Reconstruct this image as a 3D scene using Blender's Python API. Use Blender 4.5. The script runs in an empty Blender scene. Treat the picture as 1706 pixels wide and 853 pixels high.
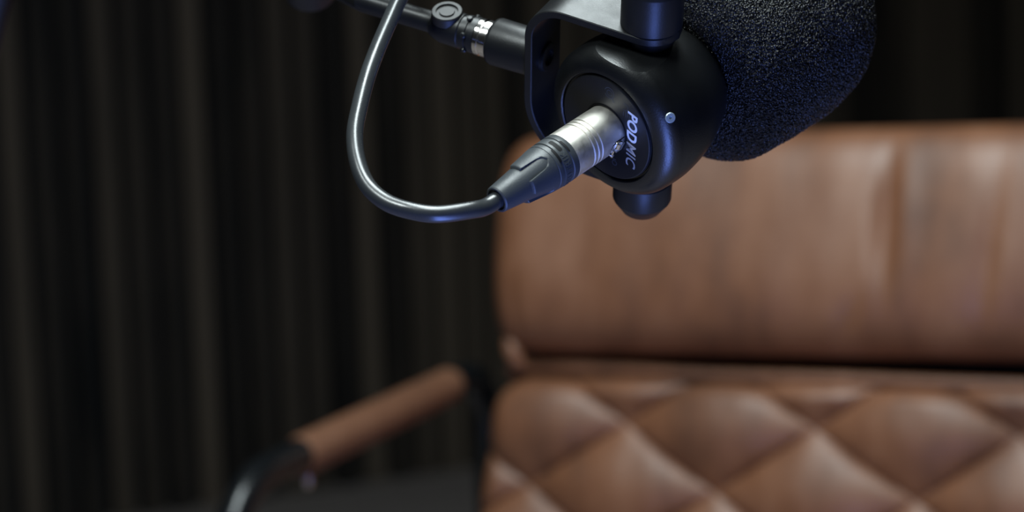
import bpy, bmesh, math, random
import numpy as np
from mathutils import Vector, Matrix, noise
R = math.radians
PI = math.pi
random.seed(7)
scene = bpy.context.scene
COL = scene.collection

# ------------------------------------------------------------------ camera
CAM_H, PITCH, ROLL, LENS = 1.10, R(6.5), R(2.0), 75.0
FPX = 1706 * LENS / 36.0
cam_d = bpy.data.cameras.new('camera')
cam_d.lens = LENS; cam_d.sensor_width = 36.0; cam_d.sensor_fit = 'HORIZONTAL'
cam_d.clip_start = 0.01
cam_d.dof.use_dof = True
cam_d.dof.focus_distance = 0.808
cam_d.dof.aperture_fstop = 6.8
cam = bpy.data.objects.new('camera', cam_d)
COL.objects.link(cam)
scene.camera = cam
CF = Vector((0, math.cos(PITCH), -math.sin(PITCH)))      # forward
U0 = Vector((0, math.sin(PITCH), math.cos(PITCH)))
CR = Vector((1, 0, 0)) * math.cos(ROLL) - U0 * math.sin(ROLL)
CU = U0 * math.cos(ROLL) + Vector((1, 0, 0)) * math.sin(ROLL)
CO = Vector((0, 0, CAM_H))
cam.matrix_world = Matrix(((CR.x, CU.x, -CF.x, 0), (CR.y, CU.y, -CF.y, 0), (CR.z, CU.z, -CF.z, CAM_H), (0, 0, 0, 1)))
def at(x, y, d):
    """world point seen at photograph pixel (x, y), d metres deep"""
    return CO + CR * ((x - 853) / FPX * d) + CU * ((426.5 - y) / FPX * d) + CF * d
def cdir(r, u, f):
    return (CR * r + CU * u + CF * f).normalized()

# ------------------------------------------------------------------ world, lights, exposure
world = bpy.data.worlds.new('world'); scene.world = world
world.use_nodes = True
world.node_tree.nodes['Background'].inputs[0].default_value = (0.55, 0.62, 0.75, 1)
world.node_tree.nodes['Background'].inputs[1].default_value = 0.004

def area(name, loc, target, sx, sy, power, color):
    d = bpy.data.lights.new(name, 'AREA')
    d.shape = 'RECTANGLE'; d.size = sx; d.size_y = sy
    d.energy = power; d.color = color
    o = bpy.data.objects.new(name, d); COL.objects.link(o)
    o.location = loc
    o.rotation_euler = (Vector(target) - Vector(loc)).to_track_quat('-Z', 'Y').to_euler()
    return o
# long ceiling softbox over the microphone, reaching towards the chair
area('ceiling_softbox_light', (0.10, 0.87, 2.40), (0.10, 0.87, 1.0), 0.46, 1.25, 37.0, (0.87, 0.985, 1.0))
# smaller key softbox, high on the left and a little towards the lens
area('key_softbox_light', (-0.40, 0.47, 1.70), (0.02, 0.80, 1.06), 0.22, 0.18, 5.0, (0.90, 1.0, 1.0))
# blue glow of the desk equipment right below the microphone
area('desk_blue_light', (0.08, 0.53, 0.62), (0.07, 0.78, 1.06), 0.18, 0.54, 3.6, (0.17, 0.29, 1.0))

vs = scene.view_settings
vs.view_transform = 'Standard'; vs.look = 'None'; vs.gamma = 1.0; vs.use_curve_mapping = False
vs.exposure = 0.0

# ------------------------------------------------------------------ materials
def mat(name, color, rough=0.5, metal=0.0, spec=0.5, var=0.0, vscale=20.0, stretch=(1, 1, 1),
        bump=0.0, bscale=200.0, bdist=0.001, rvar=0.0, coat=0.0, sheen=0.0, detail=4.0):
    m = bpy.data.materials.new(name); m.use_nodes = True
    nt = m.node_tree; n = nt.nodes; l = nt.links
    b = n['Principled BSDF']
    b.inputs['Base Color'].default_value = (*color, 1)
    b.inputs['Roughness'].default_value = rough
    b.inputs['Metallic'].default_value = metal
    b.inputs['Specular IOR Level'].default_value = spec
    b.inputs['Coat Weight'].default_value = coat
    b.inputs['Sheen Weight'].default_value = sheen
    tc = n.new('ShaderNodeTexCoord')
    mp = n.new('ShaderNodeMapping'); mp.inputs['Scale'].default_value = stretch
    l.new(tc.outputs['Object'], mp.inputs['Vector'])
    if var > 0 or rvar > 0:
        t = n.new('ShaderNodeTexNoise'); t.inputs['Scale'].default_value = vscale
        t.inputs['Detail'].default_value = detail; t.inputs['Roughness'].default_value = 0.6
        l.new(mp.outputs['Vector'], t.inputs['Vector'])
        if var > 0:
            r = n.new('ShaderNodeValToRGB')
            r.color_ramp.elements[0].position = 0.32; r.color_ramp.elements[1].position = 0.68
            r.color_ramp.elements[0].color = (*[c * (1 - var) for c in color], 1)
            r.color_ramp.elements[1].color = (*[min(1, c * (1 + var)) for c in color], 1)
            l.new(t.outputs['Fac'], r.inputs['Fac']); l.new(r.outputs['Color'], b.inputs['Base Color'])
        if rvar > 0:
            mr = n.new('ShaderNodeMapRange')
            mr.inputs['From Min'].default_value = 0.3; mr.inputs['From Max'].default_value = 0.7
            mr.inputs['To Min'].default_value = max(0.02, rough - rvar); mr.inputs['To Max'].default_value = min(1, rough + rvar)
            l.new(t.outputs['Fac'], mr.inputs['Value']); l.new(mr.outputs['Result'], b.inputs['Roughness'])
    if bump > 0:
        t2 = n.new('ShaderNodeTexNoise'); t2.inputs['Scale'].default_value = bscale
        t2.inputs['Detail'].default_value = 3.0
        l.new(mp.outputs['Vector'], t2.inputs['Vector'])
        bp = n.new('ShaderNodeBump'); bp.inputs['Strength'].default_value = bump
        bp.inputs['Distance'].default_value = bdist
        l.new(t2.outputs['Fac'], bp.inputs['Height']); l.new(bp.outputs['Normal'], b.inputs['Normal'])
    return m

M = {}
M['satin_black'] = mat('satin_black_metal', (0.009, 0.0095, 0.0105), rough=0.38, spec=0.36, bump=0.10, bscale=1800, bdist=0.0004, rvar=0.05, vscale=90)
M['body_black'] = mat('powder_coated_body', (0.005, 0.0055, 0.006), rough=0.33, spec=0.68, bump=0.14, bscale=1500, bdist=0.0004, rvar=0.05, vscale=60)
M['label'] = mat('label_black', (0.007, 0.0075, 0.010), rough=0.42, spec=0.40, bump=0.06, bscale=2500, bdist=0.0003)
M['groove'] = mat('groove_black', (0.004, 0.004, 0.005), rough=0.6, spec=0.2)
M['print_white'] = mat('printed_white', (0.62, 0.68, 0.82), rough=0.5)
M['print_grey'] = mat('printed_grey', (0.36, 0.35, 0.34), rough=0.5)
M['print_dim'] = mat('printed_dim_grey', (0.035, 0.042, 0.058), rough=0.5)
M['nickel'] = mat('satin_nickel', (0.72, 0.69, 0.63), rough=0.50, metal=1.0, rvar=0.07, vscale=260, bump=0.10, bscale=2200, bdist=0.0003)
M['chrome'] = mat('bright_chrome', (0.75, 0.72, 0.70), rough=0.16, metal=1.0, rvar=0.04, vscale=200)
M['rubber'] = mat('boot_rubber', (0.040, 0.046, 0.052), rough=0.45, spec=0.5, bump=0.12, bscale=1400, bdist=0.0004, rvar=0.06, vscale=120)
M['cable'] = mat('cable_jacket', (0.030, 0.033, 0.036), rough=0.29, spec=0.7, bump=0.05, bscale=900, bdist=0.0004, rvar=0.05, vscale=90)
M['chair_tube'] = mat('chair_tube_black', (0.008, 0.009, 0.010), rough=0.25, spec=0.5, rvar=0.04, vscale=30)
M['plastic'] = mat('black_plastic', (0.008, 0.008, 0.009), rough=0.52, var=0.15, vscale=40)
M['screw'] = mat('steel_screw', (0.42, 0.52, 0.60), rough=0.35, metal=0.55, rvar=0.08, vscale=400)
M['floor'] = mat('grey_carpet', (0.43, 0.380, 0.365), rough=0.95, spec=0.1, var=0.22, vscale=90, bump=0.5, bscale=600, bdist=0.003)
M['felt'] = mat('black_felt', (0.016, 0.019, 0.024), rough=0.95, spec=0.1, var=0.25, vscale=200)
M['wall_dark'] = mat('charcoal_paint', (0.035, 0.034, 0.036), rough=0.85, spec=0.2, var=0.1, vscale=4)
M['ceiling'] = mat('dark_ceiling', (0.05, 0.05, 0.052), rough=0.9, var=0.08, vscale=3)

def leather(name, c0, c1, c2):
    m = bpy.data.materials.new(name); m.use_nodes = True
    nt = m.node_tree; n = nt.nodes; l = nt.links; b = n['Principled BSDF']
    tc = n.new('ShaderNodeTexCoord')
    t = n.new('ShaderNodeTexNoise'); t.inputs['Scale'].default_value = 9.0; t.inputs['Detail'].default_value = 5; t.inputs['Roughness'].default_value = 0.62
    mp = n.new('ShaderNodeMapping'); mp.inputs['Scale'].default_value = (1.7, 1.0, 0.7)
    l.new(tc.outputs['Object'], mp.inputs['Vector']); l.new(mp.outputs['Vector'], t.inputs['Vector'])
    r = n.new('ShaderNodeValToRGB'); e = r.color_ramp.elements
    e[0].position = 0.30; e[0].color = (*c0, 1); e[1].position = 0.72; e[1].color = (*c2, 1)
    k = e.new(0.5); k.color = (*c1, 1)
    l.new(t.outputs['Fac'], r.inputs['Fac']); l.new(r.outputs['Color'], b.inputs['Base Color'])
    mr = n.new('ShaderNodeMapRange'); mr.inputs['From Min'].default_value = 0.3; mr.inputs['From Max'].default_value = 0.7
    mr.inputs['To Min'].default_value = 0.56; mr.inputs['To Max'].default_value = 0.40
    l.new(t.outputs['Fac'], mr.inputs['Value']); l.new(mr.outputs['Result'], b.inputs['Roughness'])
    b.inputs['Specular IOR Level'].default_value = 0.75
    v = n.new('ShaderNodeTexVoronoi'); v.inputs['Scale'].default_value = 420.0
    l.new(tc.outputs['Object'], v.inputs['Vector'])
    bp = n.new('ShaderNodeBump'); bp.inputs['Strength'].default_value = 0.25; bp.inputs['Distance'].default_value = 0.0006
    l.new(v.outputs['Distance'], bp.inputs['Height']); l.new(bp.outputs['Normal'], b.inputs['Normal'])
    return m
M['leather'] = leather('cognac_leather', (0.140, 0.054, 0.024), (0.245, 0.099, 0.045), (0.335, 0.157, 0.087))
M['leather_arm'] = leather('cognac_leather_sleeve', (0.15, 0.065, 0.034), (0.205, 0.09, 0.048), (0.25, 0.12, 0.07))

def slat_material():
    m = bpy.data.materials.new('dark_slat_wood'); m.use_nodes = True
    nt = m.node_tree; n = nt.nodes; l = nt.links; b = n['Principled BSDF']
    oi = n.new('ShaderNodeObjectInfo'); tc = n.new('ShaderNodeTexCoord')
    mp = n.new('ShaderNodeMapping'); mp.inputs['Scale'].default_value = (14, 14, 0.9)
    l.new(tc.outputs['Object'], mp.inputs['Vector'])
    t = n.new('ShaderNodeTexNoise'); t.noise_dimensions = '4D'; t.inputs['Scale'].default_value = 3.0; t.inputs['Detail'].default_value = 5
    mu = n.new('ShaderNodeMath'); mu.operation = 'MULTIPLY'; mu.inputs[1].default_value = 40
    l.new(oi.outputs['Random'], mu.inputs[0]); l.new(mu.outputs[0], t.inputs['W'])
    l.new(mp.outputs['Vector'], t.inputs['Vector'])
    pw = n.new('ShaderNodeMath'); pw.operation = 'POWER'; pw.inputs[1].default_value = 2.0
    l.new(oi.outputs['Random'], pw.inputs[0])
    ad = n.new('ShaderNodeMath'); ad.operation = 'MULTIPLY_ADD'; ad.inputs[1].default_value = 0.75; ad.inputs[2].default_value = -0.08
    l.new(pw.outputs[0], ad.inputs[0])
    ad2 = n.new('ShaderNodeMath'); ad2.operation = 'MULTIPLY_ADD'; ad2.inputs[1].default_value = 0.7
    l.new(t.outputs['Fac'], ad2.inputs[0]); l.new(ad.outputs[0], ad2.inputs[2])
    r = n.new('ShaderNodeValToRGB'); e = r.color_ramp.elements
    e[0].position = 0.15; e[0].color = (0.014, 0.0145, 0.016, 1)
    e[1].position = 1.0; e[1].color = (0.178, 0.142, 0.110, 1)
    l.new(ad2.outputs[0], r.inputs['Fac']); l.new(r.outputs['Color'], b.inputs['Base Color'])
    b.inputs['Roughness'].default_value = 0.7
    b.inputs['Specular IOR Level'].default_value = 0.25
    return m
M['slat'] = slat_material()

def foam_material():
    m = bpy.data.materials.new('black_open_cell_foam'); m.use_nodes = True
    nt = m.node_tree; n = nt.nodes; l = nt.links; b = n['Principled BSDF']
    b.inputs['Base Color'].default_value = (0.004, 0.0043, 0.005, 1)
    b.inputs['Roughness'].default_value = 0.27
    b.inputs['Specular IOR Level'].default_value = 0.5
    tc = n.new('ShaderNodeTexCoord')
    v = n.new('ShaderNodeTexVoronoi'); v.inputs['Scale'].default_value = 1150.0
    l.new(tc.outputs['Object'], v.inputs['Vector'])
    t = n.new('ShaderNodeTexNoise'); t.inputs['Scale'].default_value = 700.0; t.inputs['Detail'].default_value = 3
    l.new(tc.outputs['Object'], t.inputs['Vector'])
    a = n.new('ShaderNodeMath'); a.operation = 'ADD'
    l.new(v.outputs['Distance'], a.inputs[0]); l.new(t.outputs['Fac'], a.inputs[1])
    bp = n.new('ShaderNodeBump'); bp.inputs['Strength'].default_value = 1.0; bp.inputs['Distance'].default_value = 0.0014
    l.new(a.outputs[0], bp.inputs['Height']); l.new(bp.outputs['Normal'], b.inputs['Normal'])
    return m
M['foam'] = foam_material()

# ------------------------------------------------------------------ mesh helpers
def mesh_from(verts, faces, name, smooth=True):
    me = bpy.data.meshes.new(name)
    me.from_pydata([tuple(v) for v in verts], [], faces)
    me.validate(); me.update()
    bm = bmesh.new(); bm.from_mesh(me); bmesh.ops.recalc_face_normals(bm, faces=bm.faces)
    bm.to_mesh(me); bm.free()
    if smooth:
        me.polygons.foreach_set('use_smooth', [True] * len(me.polygons))
    return me
def obj(name, me, material, parent=None, sharp=None):
    o = bpy.data.objects.new(name, me); COL.objects.link(o)
    if material is not None:
        me.materials.clear(); me.materials.append(material)
    if parent is not None:
        o.parent = parent
    if sharp is not None:
        me.set_sharp_from_angle(angle=R(sharp))
    return o
def tag(o, label=None, cat=None, group=None, kind=None):
    if label: o['label'] = label
    if cat: o['category'] = cat
    if group: o['group'] = group
    if kind: o['kind'] = kind
    return o
def thing(name, label, cat, matrix):
    o = bpy.data.objects.new(name, None); COL.objects.link(o)
    o.empty_display_size = 0.05
    o.matrix_world = matrix
    return tag(o, label, cat)
def frame_axis(d, up=Vector((0, 0, 1))):
    d = d.normalized()
    if abs(d.dot(up)) > 0.95: up = Vector((0, 1, 0))
    a = up.cross(d).normalized(); b = d.cross(a)
    return a, b
class MB:
    def __init__(s): s.v = []; s.f = []
    def add(s, verts, faces):
        k = len(s.v); s.v += [Vector(v) for v in verts]; s.f += [[i + k for i in f] for f in faces]
    def lathe(s, prof, origin=Vector((0, 0, 0)), axis=Vector((1, 0, 0)), segs=48, cap=True, a=None):
        origin = Vector(origin); axis = Vector(axis).normalized()
        if a is None: a, b = frame_axis(axis)
        else: b = axis.cross(a)
        vs_, fs = [], []
        for (x, r) in prof:
            for k in range(segs):
                t = 2 * PI * k / segs
                vs_.append(origin + axis * x + (a * math.cos(t) + b * math.sin(t)) * max(r, 1e-6))
        n = len(prof)
        for i in range(n - 1):
            for k in range(segs):
                k2 = (k + 1) % segs
                fs.append([i * segs + k, i * segs + k2, (i + 1) * segs + k2, (i + 1) * segs + k])
        if cap:
            fs.append(list(range(segs))[::-1]); fs.append([(n - 1) * segs + k for k in range(segs)])
        s.add(vs_, fs); return s
    def tube(s, pts, rad, segs=16, cap=True):
        pts = [Vector(p) for p in pts]; n = len(pts)
        rads = rad if isinstance(rad, (list, tuple)) else [rad] * n
        T = [(pts[min(i + 1, n - 1)] - pts[max(i - 1, 0)]).normalized() for i in range(n)]
        a, b = frame_axis(T[0]); vs_, fs = [], []
        for i in range(n):
            if i: 
                q = T[i - 1].rotation_difference(T[i]); a = (q @ a); a = (a - T[i] * a.dot(T[i])).normalized()
            b = T[i].cross(a)
            for k in range(segs):
                t = 2 * PI * k / segs
                vs_.append(pts[i] + (a * math.cos(t) + b * math.sin(t)) * rads[i])
        for i in range(n - 1):
            for k in range(segs):
                k2 = (k + 1) % segs
                fs.append([i * segs + k, i * segs + k2, (i + 1) * segs + k2, (i + 1) * segs + k])
        if cap:
            fs.append(list(range(segs))[::-1]); fs.append([(n - 1) * segs + k for k in range(segs)])
        s.add(vs_, fs); return s
    def box(s, lo, hi):
        (x0, y0, z0), (x1, y1, z1) = lo, hi
        s.add([(x0, y0, z0), (x1, y0, z0), (x1, y1, z0), (x0, y1, z0), (x0, y0, z1), (x1, y0, z1), (x1, y1, z1), (x0, y1, z1)],
              [[0, 3, 2, 1], [4, 5, 6, 7], [0, 1, 5, 4], [1, 2, 6, 5], [2, 3, 7, 6], [3, 0, 4, 7]]); return s
    def xform(s, m):
        s.v = [m @ v for v in s.v]; return s
    def build(s, name, material, parent=None, smooth=True, sharp=35):
        me = mesh_from(s.v, s.f, name, smooth)
        return obj(name, me, material, parent, sharp if smooth else None)
def spline(pts, per=12):
    """Catmull-Rom through pts"""
    pts = [Vector(p) for p in pts]
    P = [pts[0] * 2 - pts[1]] + pts + [pts[-1] * 2 - pts[-2]]
    out = []
    for i in range(1, len(P) - 2):
        for k in range(per):
            t = k / per
            out.append(0.5 * ((2 * P[i]) + (P[i + 1] - P[i - 1]) * t + (2 * P[i - 1] - 5 * P[i] + 4 * P[i + 1] - P[i + 2]) * t * t
                              + (3 * P[i] - P[i - 1] - 3 * P[i + 1] + P[i + 2]) * t ** 3))
    out.append(pts[-1]); return out
def bevelled(me, w, segs=2):
    bm = bmesh.new(); bm.from_mesh(me)
    bmesh.ops.bevel(bm, geom=list(bm.edges), offset=w, segments=segs, affect='EDGES', profile=0.5)
    bm.to_mesh(me); bm.free()
    me.polygons.foreach_set('use_smooth', [True] * len(me.polygons))
    return me
def text_mesh(body, size, shear=0.0, offset=0.0, extrude=0.0, space=1.0):
    """lettering as a mesh in its own xy plane, baseline start at the origin"""
    c = bpy.data.curves.new('lettering', 'FONT')
    c.body = body; c.size = size; c.shear = shear; c.offset = offset; c.extrude = extrude
    c.space_character = space; c.resolution_u = 4
    o = bpy.data.objects.new('lettering', c); COL.objects.link(o)
    dg = bpy.context.evaluated_depsgraph_get()
    me = bpy.data.meshes.new_from_object(o.evaluated_get(dg))
    bpy.data.objects.remove(o); bpy.data.curves.remove(c)
    return me

# ------------------------------------------------------------------ the room
def on_floor(x, y):
    d = at(x, y, 1.0) - CO
    return CO + d * (-CO.z / d.z)
w1, w2 = on_floor(405, 838), on_floor(810, 771)
YAW = R(28)
E1 = Vector((math.cos(YAW), math.sin(YAW), 0)); E2 = Vector((-math.sin(YAW), math.cos(YAW), 0))
WALL_O = (w1 + w2) / 2
room = Matrix.Translation(WALL_O) @ Matrix.Rotation(YAW, 4, 'Z')     # local: x along wall, y to behind it
XL, XR, YB, HT = -3.6, 2.9, -6.4, 2.7
def struct(name, lo, hi, material):
    mb = MB().box(lo, hi); o = mb.build(name, material, None, smooth=False)
    o.matrix_world = room; tag(o, kind='structure'); return o
struct('floor', (XL, YB, -0.10), (XR, 0.1, 0), M['floor'])
struct('ceiling', (XL, YB, HT), (XR, 0.1, HT + 0.1), M['ceiling'])
struct('wall_left', (XL - 0.1, YB, 0), (XL, 0.1, HT), M['wall_dark'])
struct('wall_right', (XR, YB, 0), (XR + 0.1, 0.1, HT), M['wall_dark'])
struct('wall_front', (XL - 0.1, YB - 0.1, 0), (XR + 0.1, YB, HT), M['wall_dark'])
wall = struct('wall_back', (XL, 0.02, 0), (XR, 0.1, HT), M['felt'])
slat_me = MB().box((-0.023, -0.014, 0.0), (0.023, 0.02, HT)).build('slat', M['slat'], None, smooth=False)
slat_proto = slat_me; pitch = 0.069
n_sl = int((XR - XL) / pitch)
for i in range(n_sl):
    o = slat_proto if i == 0 else slat_proto.copy()
    if i: COL.objects.link(o)
    o.parent = wall
    o.location = (XL + 0.03 + i * pitch, 0, 0)

# ------------------------------------------------------------------ the leather chair
CY = R(24)
chair_o = at(843, 603, 2.12)                       # front-left corner of the back at the crease
ZC = chair_o.z                                     # crease height above the floor
# local: x to the viewer's right along the back, y into the back, z up
chair_m = Matrix.Translation((chair_o.x, chair_o.y, 0)) @ Matrix.Rotation(-CY, 4, 'Z')
BW = 0.585                                         # width of the back
chair = thing('office_chair', 'tan brown leather office chair with diamond quilted back and black tubular arms', 'chair', chair_m)
LEAN = R(12)
def back_pt(s, f, t):
    """s along the back, f forward of it, t up along the lean from the crease"""
    t = t + 0.016 * (s - 0.05)
    if t < 0: s = s + (2 * s / BW - 1) * 0.11 * -t
    return Vector((s, -f * math.cos(LEAN) + t * math.sin(LEAN), ZC + t * math.cos(LEAN) + f * math.sin(LEAN) * 1.0))

def gauss(x, w): return math.exp(-(x / w) ** 2)
def make_cushion():
    NS, NV = 150, 96
    t0, t1 = 0.010, 0.224
    tc_, ht = (t0 + t1) / 2, (t1 - t0) / 2
    hy, fc, rr = 0.060, 0.004, 0.036
    mb = MB(); vs_ = []
    for i in range(NS + 1):
        q = i / NS
        # denser near the ends
        s = BW * (0.5 - 0.5 * math.cos(PI * q)) * 1.0
        d = min(s, BW - s)
        k = math.sqrt(max(0, 1 - (1 - min(1, d / rr)) ** 2))
        ins = rr * (1 - k)
        for j in range(NV):
            a = 2 * PI * j / NV
            ca, sa = math.cos(a), math.sin(a)
            n = 2.8
            f = math.copysign(abs(ca) ** (2 / n), ca) * (hy - ins)
            t = math.copysign(abs(sa) ** (2 / n), sa) * (ht - ins)
            w = 0.0
            if ca > -0.2:
                tt = t + tc_
                nz = noise.noise(Vector((s * 9, tt * 6, 3.1))) * 0.0030 + noise.noise(Vector((s * 26, tt * 11, 8.7))) * 0.0013
                # long upright crease and the slanting one below it
                w -= 0.0075 * gauss(s - 0.392 - 0.01 * (tt - 0.12), 0.0075) * gauss(tt - 0.135, 0.055)
                w += 0.0028 * gauss(s - 0.410, 0.011) * gauss(tt - 0.14, 0.05)
                w -= 0.0050 * gauss((s - 0.352) - 0.42 * (tt - 0.028), 0.0075) * gauss(tt - 0.030, 0.028)
                w -= 0.0030 * gauss(s - 0.475 - 0.1 * tt, 0.008) * gauss(tt - 0.10, 0.06)
                w -= 0.0045 * gauss(s - 0.030, 0.007) * gauss(tt - 0.02, 0.06)
                w -= 0.0016 * gauss(s - 0.21, 0.02) * gauss(tt - 0.05, 0.05)
                w += nz
            vs_.append(back_pt(s, fc + f + w * max(0.0, ca + 0.2), tc_ + t))
    fs = []
    for i in range(NS):
        for j in range(NV):
            j2 = (j + 1) % NV
            fs.append([i * NV + j, (i + 1) * NV + j, (i + 1) * NV + j2, i * NV + j2])
    fs.append(list(range(NV))); fs.append([NS * NV + j for j in range(NV)][::-1])
    mb.add(vs_, fs); return mb
make_cushion().build('head_cushion', M['leather'], chair, sharp=70)

def make_quilt():
    NS, NT = 330, 230
    ta, tb = -0.007, -0.345
    th = 0.045; mb = MB(); vs_ = []; fs = []
    def front(s, t):
        a = (s - 0.141) / 0.1825; b = (t + 0.057) / 0.124
        pu = (abs(math.sin(PI * (a + b))) * abs(math.sin(PI * (a - b)))) ** 0.42
        # distance to the outline, upper corners rounded off
        rc_ = 0.040
        dx = min(s + 0.004, BW + 0.004 - s); dy = ta - t; db = t - tb
        if dx < rc_ and dy < rc_: d = rc_ - math.hypot(rc_ - dx, rc_ - dy)
        else: d = min(dx, dy)
        d = min(d, db)
        if d <= 0: return -0.030
        edge = math.sqrt(max(0, 1 - (1 - min(1, d / 0.026)) ** 2))
        nz = noise.noise(Vector((s * 12, t * 12, 1.7))) * 0.0018 + noise.noise(Vector((s * 40, t * 30, 5.2))) * 0.0008
        return -0.022 + (0.021 * pu + 0.040 + nz) * edge
    for i in range(NS + 1):
        s = -0.004 + (BW + 0.008) * i / NS
        for j in range(NT + 1):
            t = ta + (tb - ta) * j / NT
            vs_.append(back_pt(s, front(s, t), t))
    W = NT + 1
    for i in range(NS):
        for j in range(NT):
            fs.append([i * W + j, i * W + j + 1, (i + 1) * W + j + 1, (i + 1) * W + j])
    # rim back to a flat rear
    ring = [i * W for i in range(NS + 1)] + [NS * W + j for j in range(1, W)] + [i * W + NT for i in range(NS - 1, -1, -1)] + [j for j in range(NT - 1, 0, -1)]
    base = len(vs_)
    for r_ in ring:
        i, j = divmod(r_, W)
        s = -0.004 + (BW + 0.008) * i / NS; t = ta + (tb - ta) * j / NT
        vs_.append(back_pt(s, -th, t))
    n = len(ring)
    for k in range(n):
        k2 = (k + 1) % n
        fs.append([ring[k], ring[k2], base + k2, base + k])
    fs.append([base + k for k in range(n)])
    mb.add(vs_, fs); return mb
quilt = make_quilt().build('quilted_back', M['leather'], chair, sharp=75)
# welted lip of leather between cushion and quilting
lip = spline([back_pt(s, f, t) for s, f, t in ((0.004, -0.02, -0.010), (0.012, 0.004, -0.006), (0.05, 0.012, -0.004), (0.13, 0.014, -0.005), (0.22, 0.015, -0.008),
              (0.33, 0.015, -0.009), (0.45, 0.015, -0.011), (0.54, 0.012, -0.012), (0.575, 0.002, -0.012), (BW, -0.02, -0.012))], 14)
MB().tube(lip, 0.0062, 14).build('leather_welt', M['leather'], chair)
for sx in (-0.003, BW + 0.003):
    side = [back_pt(sx, -0.020, t) for t in np.linspace(-0.035, -0.34, 30)]
    MB().tube(side, 0.006, 12).build('side_piping', M['leather'], chair)
# folded leather tab at the corner of the cushion
fold = spline([back_pt(*p) for p in ((0.012, 0.020, 0.035), (0.017, 0.028, 0.018), (0.023, 0.028, 0.004), (0.033, 0.024, -0.006))], 10)
MB().tube(fold, [0.004 + 0.005 * math.sin(PI * i / (len(fold) - 1)) for i in range(len(fold))], 12).build('corner_fold', M['leather'], chair)
# rear shell of the back
mb = MB(); mb.box((0.02, 0, -0.335), (BW - 0.02, 0.03, 0.19))
me = mesh_from([back_pt(v.x, -0.046 - v.y * 0.4, v.z) for v in mb.v], mb.f, 'back_shell')
bevelled(me, 0.006); obj('back_shell', me, M['plastic'], chair, 40)

# arms: black tube loop with leather sleeve
def arm(side):
    xs = -0.038 if side < 0 else BW + 0.038
    AZ = 0.742
    def L(f, z): return Vector((xs, -f, z - 0.035 * max(0.0, f)))
    rb = 0.075
    pts = [L(-0.030, 0.44)]
    pts += [L(-0.030 + 0.0, 0.50), L(-0.032, 0.60)]
    for k in range(0, 10):
        a = PI / 2 * k / 9
        pts.append(L(-0.032 + 0.05 * (1 - math.cos(a)), AZ - 0.05 + 0.05 * math.sin(a)))
    pts += [L(0.10, AZ), L(0.20, AZ + 0.001), L(0.30, AZ + 0.002), L(0.405, AZ + 0.002)]
    for k in range(1, 12):
        a = PI / 2 * k / 11
        pts.append(L(0.405 + rb * math.sin(a), AZ + 0.002 - rb * (1 - math.cos(a))))
    pts += [L(0.482, 0.60), L(0.482, 0.50)]
    for k in range(1, 9):
        a = PI / 2 * k / 8
        pts.append(L(0.482 - 0.05 * (1 - math.cos(a)), 0.50 - 0.05 * math.sin(a)))
    pts += [L(0.30, 0.45), L(0.10, 0.45), L(-0.02, 0.45)]
    fr = MB().tube(pts, 0.0148, 20).build('arm_tube', M['chair_tube'], chair)
    sl = MB()
    prof_f = np.linspace(0.048, 0.352, 44)
    path = [L(f, AZ + 0.0015 * f / 0.3) for f in prof_f]
    rad = []
    for i, f in enumerate(prof_f):
        e = min(f - 0.048, 0.352 - f)
        rad.append(0.0170 - 0.0022 * max(0, 1 - e / 0.004) + 0.0005 * noise.noise(Vector((f * 60, xs, 0))))
    sl.tube(path, rad, 24)
    s_o = sl.build('arm_sleeve', M['leather_arm'], chair, sharp=50)
    seam = [L(f, AZ - 0.0172) for f in prof_f]
    MB().tube(seam, 0.0022, 8).build('sleeve_seam', M['leather_arm'], s_o)
    zp = MB().lathe([(0, 0.002), (0.001, 0.0035), (0.006, 0.004), (0.010, 0.003), (0.012, 0.001)], L(0.338, AZ - 0.018), Vector((0, 0, -1)), 12)
    zp.build('zip_pull', M['nickel'], s_o)
arm(-1); arm(1)

# seat, below the frame of the photograph
mb = MB()
NSx, NSy = 60, 60; vs_ = []; fs = []
def seat_top(x, y):
    a = (x - 0.137) / 0.1905; b = y / 0.124
    pu = (abs(math.sin(PI * (a + b))) * abs(math.sin(PI * (a - b)))) ** 0.45
    d = min(x - 0.005, BW - 0.005 - x, y + 0.50, -0.02 - y)
    e = math.sqrt(max(0, 1 - (1 - min(1, max(0, d) / 0.05)) ** 2))
    return 0.415 + (0.055 + 0.012 * pu) * e
for i in range(NSx + 1):
    for j in range(NSy + 1):
        x = 0.005 + (BW - 0.01) * i / NSx; y = -0.50 + 0.48 * j / NSy
        vs_.append((x, y, seat_top(x, y)))
W = NSy + 1
for i in range(NSx):
    for j in range(NSy):
        fs.append([i * W + j, (i + 1) * W + j, (i + 1) * W + j + 1, i * W + j + 1])
ring = [i * W for i in range(NSx + 1)] + [NSx * W + j for j in range(1, W)] + [i * W + NSy for i in range(NSx - 1, -1, -1)] + [j for j in range(NSy - 1, 0, -1)]
b0 = len(vs_)
for r_ in ring: vs_.append((vs_[r_][0], vs_[r_][1], 0.385))
for k in range(len(ring)):
    k2 = (k + 1) % len(ring); fs.append([ring[k], b0 + k, b0 + k2, ring[k2]])
fs.append([b0 + k for k in range(len(ring))])
mb.add(vs_, fs); mb.build('seat', M['leather'], chair, sharp=60)
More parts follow.
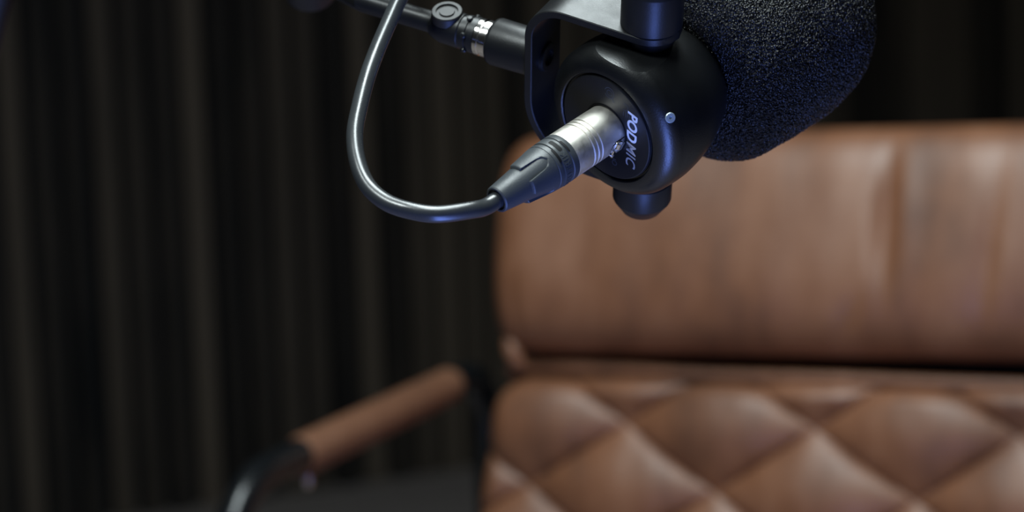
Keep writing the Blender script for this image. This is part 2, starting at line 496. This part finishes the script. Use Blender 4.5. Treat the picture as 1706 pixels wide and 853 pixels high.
# connecting bar of the back, gas column, star base, castors
MB().tube([back_pt(BW / 2, -0.05, -0.20), back_pt(BW / 2, -0.065, -0.30), Vector((BW / 2, -0.02, 0.40)), Vector((BW / 2, -0.20, 0.37))], 0.022, 14).build('back_bar', M['chair_tube'], chair)
cx, cy = BW / 2, -0.26
MB().lathe([(0.0, 0.06), (0.02, 0.10), (0.04, 0.10), (0.045, 0.03)], (cx, cy, 0.345), (0, 0, 1), 32).build('tilt_mechanism', M['plastic'], chair)
MB().lathe([(0.09, 0.030), (0.20, 0.030), (0.205, 0.018), (0.35, 0.018)], (cx, cy, 0), (0, 0, 1), 24).build('gas_column', M['chair_tube'], chair)
for k in range(5):
    a = 2 * PI * k / 5 + 0.3
    d = Vector((math.cos(a), math.sin(a), 0))
    MB().tube([Vector((cx, cy, 0.115)) + d * 0.02, Vector((cx, cy, 0.105)) + d * 0.15, Vector((cx, cy, 0.082)) + d * 0.31], [0.024, 0.020, 0.014], 12).build('base_leg', M['chair_tube'], chair)
    side = Vector((-d.y, d.x, 0))
    MB().lathe([(-0.022, 0.018), (-0.020, 0.027), (-0.006, 0.029), (-0.005, 0.015), (0.005, 0.015), (0.006, 0.029), (0.020, 0.027), (0.022, 0.018)],
               Vector((cx, cy, 0.0295)) + d * 0.31, side, 20).build('castor', M['plastic'], chair)
    MB().tube([Vector((cx, cy, 0.03)) + d * 0.31, Vector((cx, cy, 0.085)) + d * 0.31], 0.006, 10).build('castor_stem', M['nickel'], chair)

# ------------------------------------------------------------------ the microphone
A = cdir(0.69, 0.47, 0.55)
P = cdir(-0.012, 0.7475, -0.664)
P = (P - A * P.dot(A)).normalized()
Yl = P.cross(A)
label_c = at(1010, 213, 0.819)
mic_o = label_c + A * 0.024
mic_m = Matrix(((A.x, Yl.x, P.x, mic_o.x), (A.y, Yl.y, P.y, mic_o.y), (A.z, Yl.z, P.z, mic_o.z), (0, 0, 0, 1)))
mic = thing('microphone', 'black broadcast microphone with foam windscreen held in a U-shaped yoke', 'microphone', mic_m)
mm = 0.001
AX = Vector((1, 0, 0))
# body: barrel with large rear radius, flats at the pivots
prof = [(-21.5, 0), (-21.5, 9.8), (-23.2, 9.8), (-23.2, 22.3), (-22.6, 22.45), (-22.6, 22.9), (-23.6, 23.1), (-24.0, 23.6)]
for k in range(1, 21):
    a = PI / 2 * k / 20
    prof.append((-24.0 + 7.8 * (1 - math.cos(a)), 23.6 + 8.2 * math.sin(a)))
curve_ = spline([Vector((x, r, 0)) for x, r in ((-16.2, 31.8), (-12, 32.05), (-7, 32.0), (-2, 31.4), (3, 30.4), (8, 28.9), (13, 26.9), (17.5, 24.8), (20.5, 23.2), (21.8, 22.2))], 4)
prof += [(p.x, p.y) for p in curve_[1:]] + [(22.2, 21.4), (22.2, 0)]
mb = MB().lathe([(x * mm, r * mm) for x, r in prof], (0, 0, 0), AX, 192, cap=False)
FL, FLB = 29.2 * mm, 28.8 * mm
me = mesh_from(mb.v, mb.f, 'body')
bm = bmesh.new(); bm.from_mesh(me)
cut = []
for sg, fz in ((1, FL), (-1, FLB)):
    res = bmesh.ops.bisect_plane(bm, geom=bm.verts[:] + bm.edges[:] + bm.faces[:], plane_co=(0, 0, sg * fz), plane_no=(0, 0, sg), clear_outer=True)
    ed = [e for e in res['geom_cut'] if isinstance(e, bmesh.types.BMEdge)]
    fl = bmesh.ops.holes_fill(bm, edges=ed, sides=0)
    for f in fl['faces']:
        cut += [tuple(sorted((e.verts[0].index, e.verts[1].index))) for e in f.edges]
        f.smooth = True
        f.material_index = 0
bmesh.ops.recalc_face_normals(bm, faces=bm.faces)
bm.verts.index_update(); bm.edges.index_update()
is_cut = [all(abs(v.co.z - FL) < 1e-7 or abs(v.co.z + FLB) < 1e-7 for v in e.verts) for e in bm.edges]
bm.to_mesh(me); bm.free()
body = obj('body', me, M['body_black'], mic, 28)
for e, c in zip(me.edges, is_cut):
    if c: e.use_edge_sharp = True
# rear label plate
pl = MB().lathe([(-24.0 * mm, 10.2 * mm), (-24.15 * mm, 10.5 * mm), (-24.15 * mm, 21.6 * mm), (-23.9 * mm, 22.0 * mm), (-23.0 * mm, 22.05 * mm), (-23.0 * mm, 10.2 * mm)], (0, 0, 0), AX, 128, cap=False)
o = pl; k0 = len(o.v) // 128
for k in range(128):
    o.f.append([(k0 - 1) * 128 + k, (k0 - 1) * 128 + (k + 1) % 128, (k + 1) % 128, k])
plate = pl.build('label_plate', M['label'], mic, sharp=28)
# socket in the plate
sk = MB().lathe([(-24.3 * mm, 10.4 * mm), (-24.3 * mm, 9.9 * mm), (-22.2 * mm, 9.8 * mm), (-22.2 * mm, 10.4 * mm)], (0, 0, 0), AX, 64, cap=False)
sk.build('cable_socket', M['groove'], mic, sharp=30)
# lettering: reading direction -z, letter tops towards -y, facing -x
def on_plate(me, name, material, yc, zs, x=-24.18):
    """text starts at z = zs (mm), its cap-height middle lies at y = yc (mm)"""
    xs = [v.co.x for v in me.vertices]; ys = [v.co.y for v in me.vertices]
    my = (min(ys) + max(ys)) / 2; x0 = min(xs)
    for v in me.vertices:
        u, w = v.co.x - x0, v.co.y - my
        v.co = (x * mm - v.co.z, yc * mm - w, zs * mm - u)
    me.update()
    return obj(name, me, material, plate)
def length(me):
    xs = [v.co.x for v in me.vertices]; return max(xs) - min(xs)
t1_ = text_mesh('POD', 6.6 * mm, 0.22, 0.20 * mm, 0.03 * mm, 1.04)
t2_ = text_mesh('MIC', 6.6 * mm, 0.22, 0.06 * mm, 0.03 * mm, 1.04)
l1, l2 = length(t1_) / mm, length(t2_) / mm
z_start = 0.8 + 26.0 / 2
sc_ = 26.0 / (l1 + l2 + 0.7)
for t_ in (t1_, t2_):
    for v in t_.vertices: v.co.x *= sc_
on_plate(t1_, 'lettering', M['print_white'], -13.0, z_start)
on_plate(t2_, 'lettering', M['print_grey'], -13.0, z_start - l1 * sc_ - 0.7)
def mark(pts, w, name='printed_mark'):
    """thin printed stroke lines on the plate; pts are (y, z) polylines in mm"""
    mb = MB()
    for line in pts:
        for (y0, z0), (y1, z1) in zip(line[:-1], line[1:]):
            d = Vector((0, y1 - y0, z1 - z0)); 
            if d.length < 1e-6: continue
            d.normalize(); n = Vector((0, -d.z, d.y)) * w / 2; e = d * w * 0.3
            a = Vector((-24.19, y0, z0)) - e; b = Vector((-24.19, y1, z1)) + e
            mb.add([(a + n) * mm, (b + n) * mm, (b - n) * mm, (a - n) * mm], [[0, 1, 2, 3]])
    mb.build(name, M['print_dim'], plate, smooth=False)
def arc(cy, cz, r, a0, a1, n=14):
    return [(cy + r * math.cos(R(a0 + (a1 - a0) * i / n)), cz + r * math.sin(R(a0 + (a1 - a0) * i / n))) for i in range(n + 1)]
# round mark, two-letter mark with a bar, small ring
mark([arc(-1.0, 17.2, 2.3, 20, 330), arc(-1.0, 17.2, 1.2, 200, 520), [(-2.4, 15.2), (-3.6, 13.8)]], 0.32)
mark([arc(-9.0, 14.6, 1.5, 60, 300), [(-9.6, 12.6), (-11.4, 12.6)], [(-9.6, 12.6), (-9.6, 10.2)], [(-10.5, 12.4), (-10.5, 10.6)], [(-11.4, 12.6), (-11.4, 10.2)], [(-8.4, 12.2), (-8.4, 10.4)]], 0.32)
mark([arc(-5.0, -14.2, 1.1, 0, 360), [(-4.0, -12.6), (-5.6, -12.4)]], 0.32)
# small screw in the rear radius of the barrel
def surf(x, ang, r):  # ang from -y towards +z
    return Vector((x, -r * math.cos(ang), r * math.sin(ang))) * mm
sp = surf(-18.8, R(31), 31.0); nrm = Vector((-0.42, -math.cos(R(33)) * .92, math.sin(R(33)) * .92)).normalized()
scr = MB().lathe([(-0.4 * mm, 2.0 * mm), (0.55 * mm, 2.0 * mm), (0.85 * mm, 1.75 * mm), (0.85 * mm, 0.6 * mm), (0.45 * mm, 0.5 * mm), (0.45 * mm, 0)], sp, nrm, 24, cap=False)
scr.build('grub_screw', M['screw'], mic, sharp=30)

# yoke: bent strip with rounded ends, back wall behind the body
bdir = Vector((-0.235, 0.972, 0)).normalized(); wdir = Vector((bdir.y, -bdir.x, 0))
ZT, TH, HW, LB, RT, RB = 37.0, 3.3, 11.8, 47.0, 15.0, 27.0
def strip_path():
    pts = []   # (b, z, tangent-normal) centre line of the strip, from top end to bottom end
    zc = ZT - TH / 2
    for b in np.linspace(-HW, LB - RT, 40): pts.append((b, zc))
    for k in range(1, 25):
        a = PI / 2 * k / 24; pts.append((LB - RT + RT * math.sin(a), zc - RT + RT * math.cos(a)))
    for z in np.linspace(zc - RT, -(zc - RB), 8)[1:]: pts.append((LB, z))
    for k in range(1, 25):
        a = PI / 2 * k / 24; pts.append((LB - RB + RB * math.cos(a), -(zc - RB) - RB * math.sin(a)))
    for b in np.linspace(LB - RB, -HW, 40)[1:]: pts.append((b, -zc))
    return pts
sp_ = strip_path(); vs_, fs = [], []
for i, (b, z) in enumerate(sp_):
    b0_, z0_ = sp_[max(0, i - 1)]; b1_, z1_ = sp_[min(len(sp_) - 1, i + 1)]
    tb_, tz = b1_ - b0_, z1_ - z0_; ln = math.hypot(tb_, tz); nb, nz_ = -tz / ln, tb_ / ln
    hw = HW
    if b < 0: hw = math.sqrt(max(0.04, HW * HW - b * b))
    ch = 0.35
    for (w, h) in ((hw - ch, TH / 2), (hw, TH / 2 - ch), (hw, -TH / 2 + ch), (hw - ch, -TH / 2), (-hw + ch, -TH / 2), (-hw, -TH / 2 + ch), (-hw, TH / 2 - ch), (-hw + ch, TH / 2)):
        vs_.append((bdir * (b + nb * h) + wdir * w + Vector((0, 0, z + nz_ * h))) * mm)
for i in range(len(sp_) - 1):
    for k in range(8):
        k2 = (k + 1) % 8; fs.append([i * 8 + k, i * 8 + k2, (i + 1) * 8 + k2, (i + 1) * 8 + k])
fs.append(list(range(8))[::-1]); fs.append([(len(sp_) - 1) * 8 + k for k in range(8)])
mb = MB(); mb.add(vs_, fs); yoke = mb.build('yoke', M['satin_black'], mic, sharp=32)
# pivot spacers between the flats and the yoke arms
for sg in (1, -1):
    MB().lathe([(28.7 * mm if sg < 0 else 29.1 * mm, 9.0 * mm), (33.8 * mm, 9.0 * mm)], (0, 0, 0), (0, 0, sg), 40).build('pivot_spacer', M['satin_black'], mic)
    ext = 7.5 if sg > 0 else 1.4
    kp = [(ZT, 10.5), (ZT, 11.6), (ZT + 0.5, 11.9), (ZT + 1.0, 11.9), (46.0 + ext, 11.9), (46.5 + ext, 11.7), (52.2 + ext, 8.1), (52.6 + ext, 7.4), (52.6 + ext, 0)]
    MB().lathe([(x * mm, r * mm) for x, r in kp], (0, 0, 0), (0, 0, sg), 72, cap=False).build('pivot_knob', M['satin_black'], mic, sharp=28)
# bolt head seen on the inside of the yoke's back
bolt_c = (bdir * (LB - TH / 2) + wdir * 0.0 + Vector((0, 0, 5.0))) * mm
MB().lathe([(-0.2 * mm, 6.2 * mm), (1.2 * mm, 6.0 * mm), (1.6 * mm, 5.5 * mm), (1.6 * mm, 3.6 * mm), (0.2 * mm, 3.4 * mm), (0.2 * mm, 0)], bolt_c, -bdir, 40, cap=False).build('mount_bolt', M['satin_black'], yoke, sharp=28)
# threaded mounting barrel on the outside of the yoke
inv = mic_m.to_3x3().inverted()
D = (inv @ cdir(-0.88, 0.30, 0.36)).normalized()
bar0 = (bdir * (LB - 1.0) + Vector((0, 0, 5.0))) * mm
MB().lathe([(0, 9.4 * mm), (21.3 * mm, 9.7 * mm), (22.6 * mm, 9.2 * mm), (23.4 * mm, 8.2 * mm), (23.4 * mm, 0)], bar0, D, 56, cap=False).build('mount_barrel', M['satin_black'], yoke, sharp=40)

# foam windscreen
def make_foam():
    prof = [(23.0, 21.0)]
    R0, x0, xf = 45.0, 22.0, 73.0
    rc = 17.0
    prof = [(x0 + 2.5, 15.0), (x0 + 1.0, 21.0)]
    for k in range(0, 16):
        a = PI / 2 * k / 15
        prof.append((x0 + rc * (1 - math.sin(a)) if False else x0 + rc - rc * math.cos(a), R0 - rc - 1.5 + rc * math.sin(a)))
    for x in np.linspace(x0 + rc, xf, 30)[1:]:
        u = (x - x0 - rc) / (xf - x0 - rc); prof.append((x, R0 - 1.5 + 1.5 * math.sin(PI / 2 * min(1, u * 1.6))))
    for k in range(1, 31):
        a = PI / 2 * k / 30
        prof.append((xf + 45.5 * math.sin(a), R0 * math.cos(a)))
    # resample evenly
    d = [0]
    for i in range(1, len(prof)): d.append(d[-1] + math.hypot(prof[i][0] - prof[i - 1][0], prof[i][1] - prof[i - 1][1]))
    N = 340; S = 860
    xs = np.interp(np.linspace(0, d[-1], N), d, [p[0] for p in prof]); rs = np.interp(np.linspace(0, d[-1], N), d, [p[1] for p in prof])
    tx = np.gradient(xs); tr = np.gradient(rs); ln = np.hypot(tx, tr); nx, nr = -tr / ln, tx / ln
    vs_ = []
    vor = noise.voronoi
    for i in range(N):
        for k in range(S):
            a = 2 * PI * k / S; c, s = math.cos(a), math.sin(a)
            p = Vector((xs[i], rs[i] * c, rs[i] * s))
            n = Vector((nx[i], nr[i] * c, nr[i] * s))
            dd = noise.noise(p * 0.95) * 0.42 + noise.noise(p * 1.75) * 0.46 + noise.noise(p * 0.06) * 0.7
            vs_.append((p + n * dd) * mm)
    fs = []
    for i in range(N - 1):
        for k in range(S):
            k2 = (k + 1) % S; fs.append([i * S + k, i * S + k2, (i + 1) * S + k2, (i + 1) * S + k])
    fs.append(list(range(S))[::-1])
    me = bpy.data.meshes.new('foam_windscreen'); me.from_pydata(vs_, [], fs); me.update()
    me.polygons.foreach_set('use_smooth', [True] * len(me.polygons))
    return me
foam = obj('foam_windscreen', make_foam(), M['foam'], mic)
foam['label'] = 'black open-cell foam windscreen'

# ------------------------------------------------------------------ cable with its plug
plug_m = Matrix(((A.x, Yl.x, P.x, label_c.x), (A.y, Yl.y, P.y, label_c.y), (A.z, Yl.z, P.z, label_c.z), (0, 0, 0, 1)))
cab = thing('microphone_cable', 'dark grey cable with silver plug looping up from the microphone', 'cable', plug_m)
NX = Vector((-1, 0, 0))       # from the plate towards the cable
sh = [(-1.5, 9.45), (0.0, 9.45), (11.2, 9.5)]
for x in (12.0, 14.2, 16.4, 18.6):
    sh += [(x, 9.5), (x + 0.25, 9.05), (x + 0.6, 9.05), (x + 0.85, 9.5)] if x < 18 else [(x, 9.5)]
sh += [(24.6, 9.5), (25.4, 9.3), (25.6, 8.0)]
sa = Vector((0, 0, 1))
shell = MB().lathe([(x * mm, r * mm) for x, r in sh], (0, 0, 0), NX, 96, a=sa).build('plug_shell', M['nickel'], cab, sharp=24)
# latch window and lever on the side that faces the lens
lat = R(-16)                  # angle from -y towards +z
ld = Vector((0, -math.cos(lat), math.sin(lat))); lt = Vector((0, math.sin(lat), math.cos(lat)))
def lp(x, side, h): return (NX * x + lt * side + ld * h) * mm
def patch(name, outline, h, material, parent, thick=0.5):
    """outline (x along plug, arc side in mm) wrapped on the shell at height h"""
    top, bot = [], []
    for x, s in outline:
        ang = s / 9.5; d = ld * math.cos(ang) + lt * math.sin(ang)
        top.append((NX * x + d * (h)) * mm); bot.append((NX * x + d * (h - thick)) * mm)
    n = len(top); mb = MB()
    mb.add(top + bot, [list(range(n)), list(range(n, 2 * n))[::-1]] + [[i, (i + 1) % n, n + (i + 1) % n, n + i] for i in range(n)])
    return mb.build(name, material, parent, sharp=30)
patch('latch_window', [(0.2, -3.6), (0.2, 3.6), (4.6, 3.6), (6.6, 2.8), (7.6, 1.2), (7.6, -1.2), (6.6, -2.8), (4.6, -3.6)], 9.62, M['groove'], shell, 0.4)
lever = MB().lathe([(-1.6 * mm, 1.0 * mm), (-1.4 * mm, 1.5 * mm), (1.4 * mm, 1.5 * mm), (1.6 * mm, 1.0 * mm)], lp(3.8, 1.7, 9.4), lt, 20)
lever.build('latch_lever', M['chrome'], shell)
patch('latch_tab', [(0.3, -3.2), (0.3, 1.2), (3.2, 0.4), (4.2, -1.4), (3.4, -3.2)], 10.1, M['nickel'], shell, 0.8)
MB().lathe([(-0.2 * mm, 0.75 * mm), (1.0 * mm, 0.75 * mm), (1.2 * mm, 0.4 * mm)], lp(6.2, -2.9, 9.3), ld, 16).build('latch_pin', M['chrome'], shell)
MB().lathe([(-1.5 * mm, 0.5 * mm), (1.5 * mm, 0.5 * mm)], lp(6.2, -1.4, 9.75), lt, 12).build('latch_bar', M['chrome'], shell)

# boot: ring section with lettering, then a tapering body with raised tongues
bt = [(25.2, 7.5), (25.2, 9.35), (25.6, 9.55), (28.0, 9.6), (28.3, 9.25), (28.9, 9.25), (29.2, 9.55), (32.8, 9.5), (33.0, 9.1), (33.9, 9.1), (34.1, 9.45), (35.4, 9.35), (35.6, 9.15), (36.0, 9.15), (36.2, 9.3)]
bt += [(37.0, 9.1), (38.5, 8.55), (41, 8.05), (44, 7.5), (48, 6.85), (52, 6.3), (56, 5.8), (59.2, 5.4)]
bt += [(60.3, 5.25), (60.8, 4.9), (60.8, 4.3), (59.6, 4.0), (59.6, 2.8)]
boot = MB().lathe([(x * mm, r * mm) for x, r in bt], (0, 0, 0), NX, 96, cap=False, a=sa).build('plug_boot', M['rubber'], cab, sharp=26)
def boot_r(x):
    return float(np.interp(x, [37.0, 38.5, 41, 44, 48, 52, 56, 59.2], [9.1, 8.55, 8.05, 7.5, 6.85, 6.3, 5.8, 5.4]))
def petal(center):
    """raised petal of the boot between two finger grooves, ending in a step"""
    mb = MB(); NX_, NA = 30, 20; vs_ = []; fs = []
    for i in range(NX_ + 1):
        x = 36.3 + 12.4 * i / NX_
        gap = 0.0
        if x > 38.0:
            u = (x - 38.0) / 10.7
            gap = 13.0 * math.sqrt(max(0, 1 - (1 - min(1, u / 0.30)) ** 2)) + 9.0 * u
        hw = 45.3 - gap
        top = 9.32 - (x - 36.3) * 0.118
        end = math.sqrt(max(0, 1 - (1 - min(1, (48.7 - x) / 0.8)) ** 2))
        for k in range(NA + 1):
            q = -1 + 2 * k / NA
            e = 1.0 if x < 37.6 else math.sqrt(max(0, 1 - max(0, (abs(q) - 0.86) / 0.14) ** 2))
            lo = boot_r(x) - 0.4
            h = lo + (top - lo) * e * (0.0 + 1.0 * end)
            ang = center + R(q * hw)
            vs_.append((NX * x + Vector((0, -math.cos(ang), math.sin(ang))) * h) * mm)
    W = NA + 1
    for i in range(NX_):
        for k in range(NA):
            fs.append([i * W + k, i * W + k + 1, (i + 1) * W + k + 1, (i + 1) * W + k])
    mb.add(vs_, fs); return mb
for c in (19, 109, 199, 289):
    petal(R(c)).build('boot_petal', M['rubber'], boot, sharp=60)
# dark slots of the chuck ring
def ring_patch(x0, x1, a0, a1, r, name, material, thick=0.3):
    mb = MB(); n = 16; vs_ = []; fs = []
    for i in range(n + 1):
        ang = R(a0 + (a1 - a0) * i / n); d = Vector((0, -math.cos(ang), math.sin(ang)))
        e = 0.25 * (x1 - x0) * (1 - math.sqrt(max(0, 1 - (2 * i / n - 1) ** 8)))
        vs_ += [(NX * (x0 + e) + d * r) * mm, (NX * (x1 - e) + d * r) * mm]
    for i in range(n): fs.append([2 * i, 2 * i + 1, 2 * i + 3, 2 * i + 2])
    mb.add(vs_, fs); mb.build(name, material, boot)
ring_patch(29.6, 31.6, 62, 100, 9.58, 'chuck_slot', M['groove'])
ring_patch(32.9, 34.0, 40, 78, 9.50, 'chuck_slot', M['groove'])
ring_patch(27.2, 28.2, 50, 84, 9.64, 'chuck_slot', M['groove'])
# embossed maker's lettering round the ring
tm = text_mesh('NEUTRIK', 3.6 * mm, 0, 0.02 * mm, 0.10 * mm, 1.15)
for v in tm.vertices:
    ang = R(-40) + v.co.x / (9.5 * mm)
    d = Vector((0, -math.cos(ang), math.sin(ang)))
    v.co = NX * (29.7 * mm + v.co.y) + d * (9.56 * mm + v.co.z)
tm.update()
M['emboss'] = mat('embossed_rubber', (0.050, 0.057, 0.064), rough=0.4)
obj('lettering', tm, M['emboss'], boot)
# the cord
inv4 = plug_m.inverted()
end = label_c - A * 0.0575
cp = [end, label_c - A * 0.066, at(785, 350, 0.777), at(729, 357, 0.773), at(684, 351, 0.774), at(644, 337, 0.778), at(613, 310, 0.784), at(596, 270, 0.791), at(591, 224, 0.799),
      at(599, 178, 0.808), at(612, 128, 0.818), at(628, 84, 0.828), at(646, 42, 0.836), at(665, 0, 0.843), at(690, -45, 0.850), at(705, -85, 0.862), at(690, -120, 0.878), at(640, -125, 0.895)]
# beyond the frame the cord lies on the boom arm, then hangs down its mast
e_, t_2, m_ = at(515, -43, 0.985), at(10, -75, 1.16), at(-165, 640, 1.22)
up_, lf_ = Vector((0, 0, 1)), Vector((-1, 0, 0))
cp += [e_ + up_ * 0.022 + Vector((0, -0.012, 0)), e_.lerp(t_2, 0.25) + up_ * 0.0140, e_.lerp(t_2, 0.55) + up_ * 0.0130, e_.lerp(t_2, 0.85) + up_ * 0.018,
       t_2 + up_ * 0.023 + lf_ * 0.006, t_2 + lf_ * 0.028 - up_ * 0.010, t_2.lerp(m_, 0.2) + lf_ * 0.0180, t_2.lerp(m_, 0.6) + lf_ * 0.0180, t_2.lerp(m_, 0.93) + lf_ * 0.028,
       m_ + lf_ * 0.036 - up_ * 0.05, m_ + lf_ * 0.024 - up_ * 0.25, Vector((m_.x - 0.024, m_.y, 0.10)), Vector((m_.x - 0.06, m_.y - 0.02, 0.040)), Vector((m_.x - 0.13, m_.y - 0.04, 0.034)), Vector((m_.x - 0.20, m_.y - 0.07, 0.016)), Vector((m_.x - 0.29, m_.y - 0.12, 0.0036)), Vector((m_.x - 0.6, m_.y - 0.3, 0.0036))]
cord = spline([inv4 @ p for p in cp], 14)
MB().tube(cord, 3.2 * mm, 28).build('cord', M['cable'], cab)

# ------------------------------------------------------------------ boom arm
Dw = cdir(-0.88, 0.30, 0.36)
b_start = mic_m @ (bar0 + D * 23.4 * mm)
def bpt(x): return b_start + Dw * x * mm
elbow = at(515, -43, 0.985)
boom_base = at(-170, 700, 1.22); boom_base.z = 0
boom = thing('boom_arm', 'slim black boom arm reaching in from the upper left to hold the microphone', 'boom arm', Matrix.Translation(boom_base))
bi = Matrix.Translation(-boom_base)
def B(mb): return mb.xform(bi)
def lathe_w(prof, o, d, segs=48): return B(MB().lathe([(x * mm, r * mm) for x, r in prof], o, d, segs, cap=False))
lathe_w([(0.02, 0), (0.02, 7.2), (0.2, 7.6), (2.6, 7.7), (3.0, 7.1), (3.6, 7.1), (4.0, 7.6), (5.6, 7.6), (6.0, 7.0), (6.0, 0)], b_start, Dw).build('chrome_collar', M['chrome'], boom, sharp=26)
head = lathe_w([(5.8, 0), (5.8, 6.6), (6.2, 7.4), (8.6, 7.5), (8.9, 6.9), (9.7, 6.9), (10.0, 7.3), (12.0, 7.3), (12.3, 6.8), (13.2, 6.8), (13.6, 7.2), (22.0, 7.0), (25.0, 6.2), (27.0, 5.2), (27.0, 0)], b_start, Dw).build('swivel_head', M['satin_black'], boom, sharp=26)
# round friction disc on the head, tilted to the light
dn = cdir(0.18, 0.62, -0.76); dn = (dn - Dw * dn.dot(Dw)).normalized()
dc = bpt(20.5)
lathe_w([(4.0, 6.4), (7.6, 6.4), (8.2, 6.0), (8.2, 4.6), (7.4, 4.4), (7.4, 3.2), (8.0, 3.0), (8.0, 0)], dc, dn).build('friction_disc', M['plastic'], head, sharp=26)
for k in range(6):
    a = 2 * PI * k / 6
    side = Dw.cross(dn).normalized()
    d = (dn * math.cos(a) + side * math.sin(a)).normalized()
    lathe_w([(6.6, 1.3), (7.9, 1.3), (8.3, 0.9), (8.3, 0)], bpt(10.0), d, 16).build('grip_stud', M['satin_black'], head, sharp=30)
B(MB().tube([bpt(25.0), bpt(60), elbow], 4.5 * mm, 24)).build('arm_tube', M['satin_black'], boom)
# elbow joint and the lower tubes to a floor stand
ea = cdir(0.05, 0.45, -0.9)
lathe_w([(-14, 0), (-14, 11.0), (-13, 12.2), (13, 12.2), (14, 11.0), (14, 0)], elbow, ea, 40).build('elbow_joint', M['satin_black'], boom, sharp=30)
top2 = at(10, -75, 1.16)
B(MB().tube([elbow, top2], 6.0 * mm, 24)).build('arm_tube', M['satin_black'], boom)
lathe_w([(-14, 0), (-14, 12.0), (-13, 13.2), (13, 13.2), (14, 12.0), (14, 0)], top2, cdir(0.0, 0.2, -0.98), 40).build('elbow_joint', M['satin_black'], boom, sharp=30)
mast_top = at(-165, 640, 1.22)
B(MB().tube([top2, mast_top], 9.0 * mm, 24)).build('arm_tube', M['plastic'], boom)
mast_top2 = Vector((boom_base.x, boom_base.y, mast_top.z))
lathe_w([(-22, 0), (-22, 14.0), (-20, 15.5), (20, 15.5), (22, 14.0), (22, 0)], (mast_top + mast_top2) / 2, Vector((0, 0, 1)), 40).build('mast_clamp', M['satin_black'], boom, sharp=30)
B(MB().tube([boom_base + Vector((0, 0, 0.02)), mast_top2 + Vector((0, 0, 0.03))], 11.0 * mm, 24)).build('mast', M['satin_black'], boom)
lathe_w([(0, 0), (0, 150), (4, 155), (14, 154), (20, 146), (26, 30), (40, 20), (46, 12), (46, 0)], boom_base, Vector((0, 0, 1)), 64).build('base_plate', M['satin_black'], boom, sharp=30)
